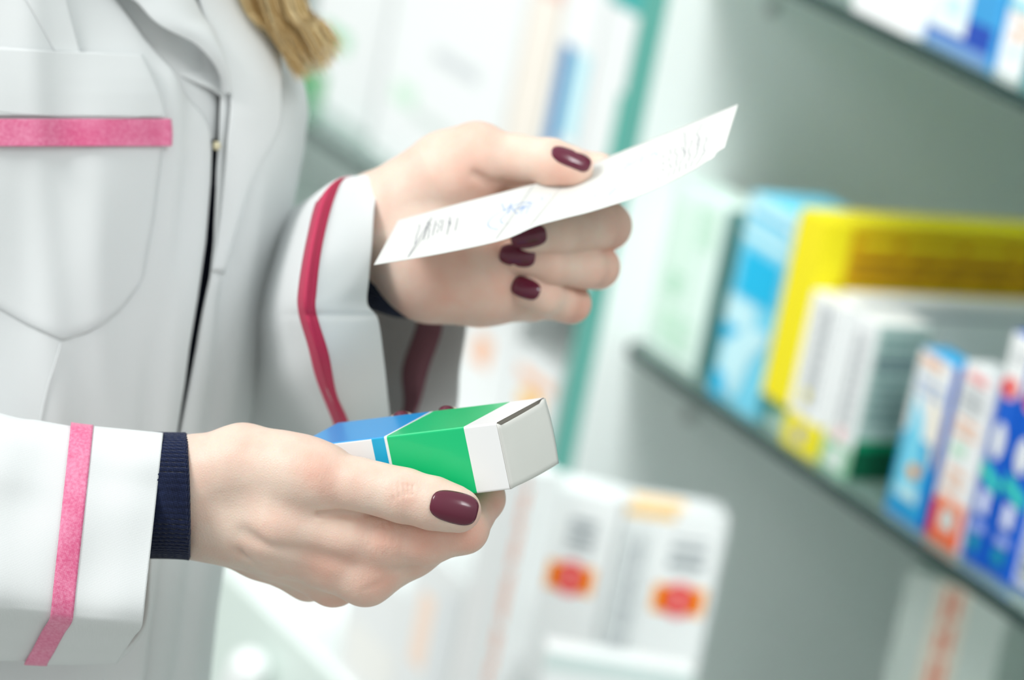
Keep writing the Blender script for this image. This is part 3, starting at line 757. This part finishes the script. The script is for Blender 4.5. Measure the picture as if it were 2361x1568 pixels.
LAM = mat('pale_laminate', (0.82, 0.865, 0.85), 0.45, 0.4, bump=(30, .03, .0005))
TEAL = mat('teal_edging', srgb(84, 160, 148), 0.4, 0.5)
MINT = mat('mint_front', (0.70, 0.80, 0.75), 0.35, 0.5)
WALL = mat('white_wall', (0.82, 0.84, 0.83), 0.8, bump=(60, .1, .001))
FLOORM = mat('pale_tiles', (0.45, 0.46, 0.44), 0.3, bump=(8, .03, .001))
SHELFG = mat('shelf_glass', (0.62, 0.80, 0.74), 0.08, 0.5, trans=0.85, alpha=1.0)
EDGEG = mat('shelf_glass_edge', srgb(34, 62, 58), 0.25, 0.5)
PINM = mat('shelf_pin_metal', (0.45, 0.47, 0.46), 0.4)

def kbox(name, s0, s1, w0, w1, z0, z1, m, parent, fm=None, bev=0.0, mats=None, label=None):
    vs = [K(s, w, z) for z in (z0, z1) for w in (w0, w1) for s in (s0, s1)]
    fs = [(0, 2, 3, 1), (4, 5, 7, 6), (0, 1, 5, 4), (2, 6, 7, 3), (0, 4, 6, 2), (1, 3, 7, 5)]   # bottom top front back far near
    o = link(name, vs, fs, mats or m, parent, fm, smooth=False, label=label)
    if bev:
        b = o.modifiers.new('b', 'BEVEL'); b.width = bev; b.segments = 2; b.limit_method = 'ANGLE'
    return o
ZS = [0.692, 0.9205, 1.156, 1.40]
GT = 0.008
unit = empty('pharmacy_shelving', K(0, 0, 0), 'long pale wall unit with dark edged glass shelves and a teal edged divider', 'shelves')
unit_parts = []
def U_(o):
    w = o.matrix_world.copy(); o.parent = unit; o.matrix_parent_inverse = Matrix.Translation(-Vector(K(0, 0, 0))); return o
DEP = 0.36
for s in (-1.25, 0.0, 0.95):
    o = U_(kbox('side_panel', s - .027, s, -.020, DEP, .0, 1.75, None, None, fm=[0, 0, 1, 0, 0, 0], mats=[LAM, TEAL], label='pale divider panel with a teal front edge' if s == 0 else None))
U_(kbox('back_panel', -1.25, .95, DEP, DEP + .018, .0, 1.75, LAM, None))
U_(kbox('top_panel', -1.25, .95, -.02, DEP, 1.75, 1.78, LAM, None))
for s0, s1 in ((-1.25, -.027), (0, .95)):
    U_(kbox('base_cabinet', s0, s1, -.12, DEP, .08, ZS[0], None, None, fm=[0, 0, 1, 0, 0, 0], mats=[LAM, MINT], bev=.002))
    for z in ZS[1:]:
        U_(kbox('glass_shelf', s0 + .001, s1 - .001, 0, DEP - .002, z - GT, z, None, None, fm=[0, 0, 1, 0, 1, 1], mats=[SHELFG, EDGEG], label='glass shelf with a dark green edge'))
# drawer handle low on the left
hp = hit_plane(570, 1545, K(0, -.134, 0), NB); hs, hw, hz = kc(hp)
def capsule(name, p, q, r, m, parent=None, n=20, seg=6):
    p = np.array(p); q = np.array(q); d = (q - p); L = np.linalg.norm(d); d /= L
    u = np.cross(d, [0.3, 0.2, 0.9]); u /= np.linalg.norm(u); v = np.cross(d, u); vs = []
    st = [(p - d * r * math.cos(a), r * math.sin(a)) for a in np.linspace(0.05, math.pi / 2, seg)] + [(q + d * r * math.sin(a), r * math.cos(a)) for a in np.linspace(0, math.pi / 2 - .05, seg)]
    for c, rad in st:
        for k in range(n):
            a = 2 * math.pi * k / n; vs.append(c + rad * (u * math.cos(a) + v * math.sin(a)))
    return link(name, vs, grid_faces(len(st), n, True), m, parent)
WH = mat('white_enamel', (0.9, 0.92, 0.92), 0.25, 0.5)
U_(capsule('handle', hp + ZV * .002 - EV * .002, hp - ZV * .034 + EV * .012, .0115, WH))
# shelf support pins in the divider
for px, py in ((1780, 14), (1590, 957)):
    p = hit_plane(px, py, K(0, 0, 0), EV); s, w, z = kc(p); vs = []; n = 20
    for r, h in ((0.0001, .002), (.0042, .002), (.005, 0.0)):
        for k in range(n):
            a = 2 * math.pi * k / n; vs.append(K(h, w + r * math.cos(a), z + r * math.sin(a)))
    U_(link('shelf_pin', vs, grid_faces(3, n, True), PINM))

# room
def slab(name, lo, hi, m):
    vs = [(x, y, z) for z in (lo[2], hi[2]) for y in (lo[1], hi[1]) for x in (lo[0], hi[0])]
    fs = [(0, 2, 3, 1), (4, 5, 7, 6), (0, 1, 5, 4), (2, 6, 7, 3), (0, 4, 6, 2), (1, 3, 7, 5)]
    return tag(link(name, vs, fs, m, smooth=False), kind='structure')
slab('floor', (-2.5, -1, -.1), (2.6, 4.6, 0), FLOORM)
slab('wall_back', (-2.5, 4.6, 0), (2.6, 4.7, 2.8), WALL)

# ---- cartons.  Prints are part of each carton's own surface.
def carton_box(label, FL, FR, depth, z0, z1, body, prints=(), side=None, top=None, group=None, lean=0.0, name='medicine_box', bev=.0008):
    """FL, FR: world points of the bottom front edge, left and right as we see them; prints: (face, u0, v0, u1, v1, colour, shape)
    faces: f front, s the side nearer us, t top"""
    FL = np.array([FL[0], FL[1], z0]); FR = np.array([FR[0], FR[1], z0]); ex = FR - FL; Wd = np.linalg.norm(ex); ex /= Wd
    ey = np.array([-ex[1], ex[0], 0.0])
    if ey @ Fv < 0: ey = -ey
    H = z1 - z0
    mats = [body]; 
    def mi(m):
        if m not in mats: mats.append(m)
        return mats.index(m)
    vs = [FL + ex * x + ey * y + ZV * z for z in (0, H) for y in (0, depth) for x in (0, Wd)]
    fs = [(0, 2, 3, 1), (4, 5, 7, 6), (0, 1, 5, 4), (2, 6, 7, 3), (0, 4, 6, 2), (1, 3, 7, 5)]
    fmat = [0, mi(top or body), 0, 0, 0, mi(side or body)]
    faces = {'f': (FL, ex * Wd, ZV * H, -ey), 's': (FR, ey * depth, ZV * H, ex), 't': (FL + ZV * H, ex * Wd, ey * depth, ZV)}
    lay = 0
    for p in prints:
        f, u0, v0, u1, v1, m = p[:6]; shape = p[6] if len(p) > 6 else 'rect'
        o, eu, ev, nn = faces[f]; lay += 1; off = nn * (.00012 * lay)
        pt = lambda u, v: o + eu * u + ev * v + off
        k = mi(m)
        def quad(a, b, c, d):
            base = len(vs); vs.extend([pt(a, b), pt(c, b), pt(c, d), pt(a, d)]); fs.append((base, base + 1, base + 2, base + 3)); fmat.append(k)
        if shape == 'rect': quad(u0, v0, u1, v1)
        elif shape == 'oval':
            base = len(vs); n = 24
            for i in range(n):
                a = 2 * math.pi * i / n; vs.append(pt((u0 + u1) / 2 + (u1 - u0) / 2 * math.cos(a), (v0 + v1) / 2 + (v1 - v0) / 2 * math.sin(a)))
            fs.append(tuple(range(base, base + n))); fmat.append(k)
        elif shape == 'text':      # rows of short word blocks
            rows = p[7]; rh = (v1 - v0) / rows
            for r in range(rows):
                x = u0
                while x < u1 - .02:
                    l = min(u1 - x, rng.uniform(.05, .16) * (u1 - u0) * 1.6); quad(x, v0 + rh * (r + .2), x + l, v0 + rh * (r + .7)); x += l + .03 * (u1 - u0)
        elif shape == 'vtext':
            cols = p[7]; cw = (u1 - u0) / cols
            for r in range(cols):
                y = v0
                while y < v1 - .02:
                    l = min(v1 - y, rng.uniform(.04, .12) * (v1 - v0) * 1.5); quad(u0 + cw * (r + .2), y, u0 + cw * (r + .75), y + l); y += l + .025 * (v1 - v0)
        elif shape == 'bars':
            x = v0
            while x < v1:
                l = rng.uniform(.008, .03) * 1.2; quad(u0, x, u1, min(v1, x + l)); x += l + rng.uniform(.008, .025)
        elif shape == 'poly':
            base = len(vs); q = p[7]; vs.extend([pt(u0 + (u1 - u0) * a, v0 + (v1 - v0) * b) for a, b in q]); fs.append(tuple(range(base, base + len(q)))); fmat.append(k)
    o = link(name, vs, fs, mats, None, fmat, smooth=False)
    tag(o, label, 'box', group)
    return o
def zabove(px, py, ptop):
    """height whose image lies at row ptop above the ground point seen at (px,py)"""
    return ptop
def top_z(base, ytop):
    lo, hi = 0, 0.6
    for _ in range(40):
        m = (lo + hi) / 2
        if pix(np.array(base) + ZV * m)[1] > ytop: lo = m
        else: hi = m
    return base[2] + lo
def sbox(label, pl, pr, ytop, depth, z, body, prints=(), smin_=None, smax_=None, **k):
    a = hit_z(*pl, z); b = hit_z(*pr, z); sa, wa, _ = kc(a); sb, wb, _ = kc(b); w = (wa + wb) / 2
    if smin_: sa = smin_
    if smax_: sb = smax_
    LOG.append((label, sa, sb, w, w + depth, z)); c = K(sa, w, z)
    return carton_box(label, c, K(sb, w, z), depth, z + .0002, top_z(a, ytop), body, prints, **k)
LOG = []

W_ = mat('box_white', (0.84, 0.86, 0.86), 0.35, 0.5); OFF = mat('box_offwhite', (0.80, 0.80, 0.74), 0.4)
Z1 = ZS[1]; Z2 = ZS[2]; Z0 = ZS[0]
GRY = flat(170, 176, 180); DGR = flat(96, 110, 118); LG = flat(186, 226, 200); MG = flat(150, 205, 170)
YEL = flat(236, 220, 28); YEB = flat(206, 158, 8); YED = flat(156, 112, 6); LB = flat(120, 208, 234); LB2 = flat(24, 178, 222); LB3 = flat(190, 230, 238)
GR = flat(0, 140, 96); DG = flat(0, 84, 56); BLU = flat(10, 92, 200); SKY = flat(40, 160, 214); ORG = flat(240, 104, 52); RED = flat(226, 52, 40); PEA = flat(240, 190, 160)
AMB = flat(246, 160, 20); TQ = flat(60, 210, 190); PNK = flat(240, 170, 170); NVY = flat(40, 76, 170); TLL = flat(120, 176, 164); GLS = flat(200, 222, 208)

g1 = 'medicine boxes on the middle glass shelf'
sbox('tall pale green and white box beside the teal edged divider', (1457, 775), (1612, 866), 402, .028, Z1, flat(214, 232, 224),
     [('f', .1, .1, .35, .9, GLS), ('f', .5, .05, .58, .95, flat(196, 224, 206)), ('f', .15, .35, .45, .5, MG, 'text', 3), ('f', .5, .7, .85, .95, LG, 'text', 4), ('f', .2, .06, .8, .28, LG, 'text', 3), ('s', 0, .45, 1, .5, TLL)], side=flat(120, 168, 158), group=g1, smin_=.002)  # side colour darkened to carry the shading of that face
sbox('light blue box left of the yellow box', (1632, 899), (1743, 970), 442, .05, Z1, LB,
     [('f', 0, .86, 1, 1, LB3), ('f', .1, .9, .9, .93, LB2), ('f', 0, .78, 1, .83, LB3), ('f', .12, .52, .9, .74, LB2), ('f', 0, .36, .6, .5, LB3), ('f', 0, .28, .4, .36, LB2),
      ('f', .1, .02, .95, .42, LB3, 'poly', [(0, .1), (.5, .05), (.7, .6), (1, .9), (1, 1), (.5, .95), (0, .6)]), ('f', 0, 0, .3, .12, LB2)], group=g1)
fb = sbox('flat green and white box under the tall yellow box', (1747, 960), (1806, 998), 905, .16, Z1, flat(200, 230, 216), [('f', 0, .6, 1, 1, GR)], side=GR, group=g1, smin_=.134, smax_=.1605)
# tall yellow box stands deeper on the shelf
a = hit_z(1752, 905, Z1 + .018); b = hit_z(1812, 942, Z1 + .018); sa, wa, _ = kc(a); sb, wb, _ = kc(b); ty = top_z(a, 478); a = K(sa, (wa + wb) / 2, 0); b = K(sb, (wa + wb) / 2, 0); LOG.append(('yellow', sa, sb, wa, wa + .235, Z1 + .018))
carton_box('tall yellow box with a brown lettered band along its long side', a, b, .235, Z1 + .0185, ty, YEL,
     [('s', .08, .66, 1, .97, YEB), ('s', .10, .70, .96, .83, YED, 'text', 2), ('s', .11, .87, .96, .93, YEL, 'text', 1)], group=g1)
ys_ = kc(b)[0] + .006
q = kc(hit_plane(1893, 640, K(0, .019, 0), NB)); ys_ = max(ys_, q[0])
def kcar(label, s0, s1, w0, dep, z0, z1, body, prints=(), **k):
    return carton_box(label, K(s0, w0, 0), K(s1, w0, 0), dep, z0, z1, body, prints, **k)
kcar('broad white box in front of the yellow box', ys_, ys_ + .016, q[1], .9 * (DEP - q[1]), Z1 + .0002, q[2], W_,
     [('s', .02, .90, 1, .93, GRY), ('s', .35, .78, .75, .86, GRY, 'text', 2), ('s', .5, .80, .56, .85, RED, 'text', 1)], group=g1)
LOG.append(('broad', ys_, ys_ + .016, q[1], 0, Z1))
sbox('narrow white box with a yellow foot', (1797, 1015), (1872, 1062), 668, .012, Z1, W_, [('f', 0, 0, 1, .22, YEL), ('f', .35, .05, .65, .15, flat(150, 160, 200), 'oval'), ('f', .3, .3, .8, .95, GRY, 'vtext', 3), ('f', .35, .32, .55, .4, YEL, 'oval'), ('s', 0, 0, 1, .22, YEL)], group=g1)
sbox('white box with a dark green foot and grey printed side', (1884, 1066), (1952, 1108), 712, .034, Z1, W_,
     [('f', 0, 0, 1, .18, MG), ('f', .25, .03, .75, .13, W_), ('f', .3, .3, .75, .9, GRY, 'vtext', 3), ('f', .4, .2, .6, .28, PNK),
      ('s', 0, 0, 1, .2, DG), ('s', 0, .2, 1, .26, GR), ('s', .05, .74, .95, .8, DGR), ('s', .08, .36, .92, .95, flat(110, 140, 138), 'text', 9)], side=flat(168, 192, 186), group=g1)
sbox('blue and white box with a yellow sun and cream swoosh', (2033, 1170), (2125, 1222), 800, .017, Z1, SKY,
     [('f', 0, .5, 1, 1, W_), ('f', 0, .12, .75, .75, LB, 'poly', [(.1, 0), (.9, 0), (1, .3), (.6, .8), (.2, 1)]), ('f', .3, .35, 1, .95, flat(238, 222, 190), 'poly', [(.9, 0), (1, .1), (.85, .5), (.2, 1), (.6, .5)]),
      ('f', .1, .74, .9, .86, flat(170, 190, 220), 'text', 2), ('f', .38, .26, .72, .34, AMB, 'oval'), ('f', .25, .12, .8, .2, LB3), ('f', 0, 0, 1, .02, flat(30, 120, 200)), ('f', .1, .93, .7, .98, PEA)], side=BLU, group=g1)
sbox('white box with an orange foot between the blue boxes', (2131, 1231), (2208, 1278), 832, .018, Z1, W_,
     [('f', 0, 0, 1, .22, ORG), ('f', 0, 0, .1, .22, flat(230, 30, 60)), ('f', .3, .08, .75, .2, flat(206, 214, 210)), ('f', .1, .22, 1, .26, flat(248, 160, 120)), ('f', .2, .3, .75, .45, PEA, 'text', 2), ('f', .2, .5, .6, .56, LG),
      ('f', .15, .6, .85, .72, PEA, 'text', 2), ('f', .15, .75, .85, .88, GRY, 'text', 3), ('f', .2, .92, .8, .97, PNK)], group=g1)
for i, (pl, pr, yt, lb) in enumerate((((2214, 1283), (2263, 1313), 762, 'blue box with red oval beside the orange footed box'), ((2268, 1316), (2322, 1349), 800, 'blue box with red oval at the right end of the shelf'))):
    sbox(lb, pl, pr, yt, .03, Z1, BLU,
     [('f', 0, .76, 1, 1, W_), ('f', .2, .88, .8, .93, GRY, 'text', 2), ('f', 0, .72, .85, .82, PNK, 'oval'), ('f', .05, .74, .7, .80, RED, 'oval'), ('f', .2, .46, .75, .62, W_, 'oval'),
      ('f', 0, .32, 1, .44, TQ, 'poly', [(0, .5), (0, 1), (1, .5), (1, 0)]), ('f', .25, .22, .7, .32, flat(220, 226, 250)), ('f', .2, .14, .8, .18, flat(160, 180, 240)), ('f', .2, .06, .7, .12, flat(20, 150, 180))],
     side=BLU if i == 0 else BLU, group=g1)
a = hit_z(2328, 1345, Z1); b = hit_z(2400, 1392, Z1)
carton_box('blue box with a barcode panel at the frame edge', a, b, .04, Z1 + .0002, Z1 + .115, BLU, [('f', 0, .02, .85, .40, W_), ('f', .2, .06, .7, .36, DGR, 'bars')], group=g1)

g2 = 'medicine boxes on the upper glass shelf'
sbox('plain white box at the left of the upper shelf', (1966, 22), (2132, 105), -330, .05, Z2, W_, [('f', .2, .3, .7, .8, GRY, 'text', 6)], group=g2, smax_=.2052)
sbox('white box with deep blue lower corner on upper shelf', (2143, 92), (2262, 158), -300, .05, Z2, flat(62, 150, 206),
     [('f', 0, .0, 1, .22, NVY), ('f', -.0, .1, .58, .9, flat(222, 234, 234)), ('f', .2, .2, .45, .3, LB3), ('f', 0, .0, 1, .07, flat(110, 150, 200))], group=g2)
sbox('white box with peach swirl at the right of upper shelf', (2272, 152), (2352, 190), -300, .05, Z2, W_,
     [('f', .0, .32, 1, .38, flat(150, 210, 220)), ('f', .2, .26, 1, .32, PEA, 'poly', [(0, .8), (.4, .2), (1, 0), (1, .4), (.5, .6), (0, 1)]), ('f', .4, .18, .75, .24, PEA), ('f', .45, .1, .7, .15, LB3)], side=flat(20, 130, 140), group=g2, smin_=.2645)

# ---- lower bay, right of the divider: two tall boxes with red ovals, a third in front
g3 = 'white boxes with red and orange ovals'
def low(label, pl, pr, zt, depth, prints, group=None, body=W_, z0=Z0, side=None):
    a = hit_z(*pl, zt); b = hit_z(*pr, zt); LOG.append((label, *kc(a)[:2], *kc(b)[:2])); return carton_box(label, a, b, depth, z0 + .0002, zt, body, prints, group=group, side=side)
ZT = 0.865
OV = lambda u, v, w=.7, h=.11, f='f': [(f, u - w / 2, v - h / 2 * .8, u + w / 2, v + h / 2 * .8, AMB), (f, u - w * .34, v - h / 2, u + w * .34, v + h / 2, RED, 'oval'), (f, u - w * .07, v - h * .3, u + w * .07, v + h * .3, PNK, 'oval')]
def barc(u, v, f='f'): return [(f, u - .17, v - .052, u + .17, v + .052, flat(150, 158, 162), 'bars')]
low('tall white box with red oval beside the thin glass edge', (1256, 1116), (1436, 1158), ZT, .028,
    [('f', .0, .25, .14, .98, flat(244, 240, 222)), ('f', 0, .78, .12, .86, PNK, 'oval')] + barc(.58, .86) + OV(.55, .715, .6, .115) + [('f', .1, .03, .9, .06, GRY)], group=g3)
low('tall white box with red oval at the right of the pair', (1443, 1162), (1682, 1198), ZT - .004, .028,
    [('f', 0, 0, .34, .93, flat(222, 226, 226)), ('f', .08, .15, .28, .9, GRY, 'vtext', 4), ('f', .02, .965, .5, 1, flat(240, 200, 130)), ('t', .1, .1, .6, .7, flat(246, 210, 160))] + barc(.68, .86) + OV(.68, .70, .5, .12), group=g3)
low('white box with red oval, cut by the bottom of the frame', (1262, 1500), (1600, 1556), .80, .02, OV(.48, .95, .4, .10) + [('f', 0, .9, 1, 1, flat(206, 220, 218))][::-1], group=g3)
pa = hit_z(1256, 1116, ZT); pb = hit_z(1436, 1158, ZT); ex_ = (pb - pa) / np.linalg.norm(pb - pa)
gp = carton_box('', pa - ex_ * .0045, pa - ex_ * .0012, .028, Z0 + .0002, .868, EDGEG, side=SHELFG); gp.name = 'glass_pane'
tag(gp, 'thin upright glass pane edge left of the red oval boxes', 'glass')
low('white box with red lettering under the middle shelf at right', (2098, 1310), (2330, 1400), .855, .05,
    [('f', .38, .02, .56, .98, flat(232, 120, 84), 'vtext', 2), ('f', .3, 0, .62, 1, flat(238, 226, 210))][::-1], body=flat(206, 216, 210))

# ---- left bay
g4 = 'white boxes in the left bay'
def bay(label, px0, px1, py, ztop, w, depth, prints, body=W_, z0=Z1, side=None, grp=g4):
    a = hit_plane(px0, py, K(0, w, 0), NB); b = hit_plane(px1, py, K(0, w, 0), NB)
    return carton_box(label, a, b, depth, z0 + .0002, ztop, body, prints, group=grp, side=side)
bay('white box with a green stripe behind the hair', 690, 868, 200, 1.13, .03, .05, [('f', .05, .0, .32, .10, flat(50, 160, 84)), ('f', .15, .20, .55, .26, flat(150, 214, 170)), ('f', .4, .8, .8, .9, W_)])
bay('large white box with small grey print in the left bay', 876, 1180, 200, 1.112, .02, .12, [('f', .38, .40, .75, .45, flat(206, 210, 212)), ('f', .12, .20, .3, .27, flat(205, 232, 212)), ('f', .3, .18, .6, .22, flat(214, 222, 218))])
bay('cream box beside the large white box', 1186, 1262, 200, 1.10, .02, .10, [('f', 0, .85, 1, 1, flat(236, 196, 186))], body=flat(240, 232, 222))
bay('white box with a tall blue bar near the teal edge', 1268, 1360, 200, 1.095, .0, .10, [('f', .12, .42, .46, .80, flat(20, 120, 176)), ('f', .5, .5, .9, .8, LB3)])
bay('white box with a teal top nearest the teal edge', 1366, 1452, 200, 1.13, .0, .10, [('f', 0, .84, 1, 1, flat(70, 170, 166)), ('f', .05, .1, .95, .16, flat(50, 90, 160)), ('f', .8, .3, 1, .62, flat(60, 180, 160))])
bay('white box with orange spots below the left shelf', 1040, 1180, 860, .885, .02, .1, [('f', .3, .75, .6, .85, PEA), ('f', .2, .1, .8, .3, PNK, 'text', 3)], z0=Z0)
bay('white box with an orange dot below the left shelf', 1184, 1296, 860, .872, .01, .1, [('f', .2, .80, .75, .88, flat(246, 190, 90), 'oval'), ('f', .1, .9, .9, .94, PEA)], z0=Z0)
bay('white box lettered in orange beside the thin glass edge', 1090, 1192, 1300, .884, -.119, .018, [('f', .80, .02, .99, .98, flat(246, 170, 140), 'vtext', 2), ('f', .1, .3, .4, .6, flat(236, 236, 236))], z0=Z0)
bay('plain white box low in the left bay', 960, 1086, 1300, .80, -.118, .035, [('f', .2, .4, .5, .8, flat(250, 226, 210)), ('f', .65, .2, .9, .9, flat(226, 230, 232))], z0=Z0)
bay('plain white box beside the mint front', 800, 952, 1400, .765, -.116, .035, [('f', .1, .1, .9, .5, flat(240, 240, 236))], z0=Z0)

if 0:
    for l in LOG: print(l)
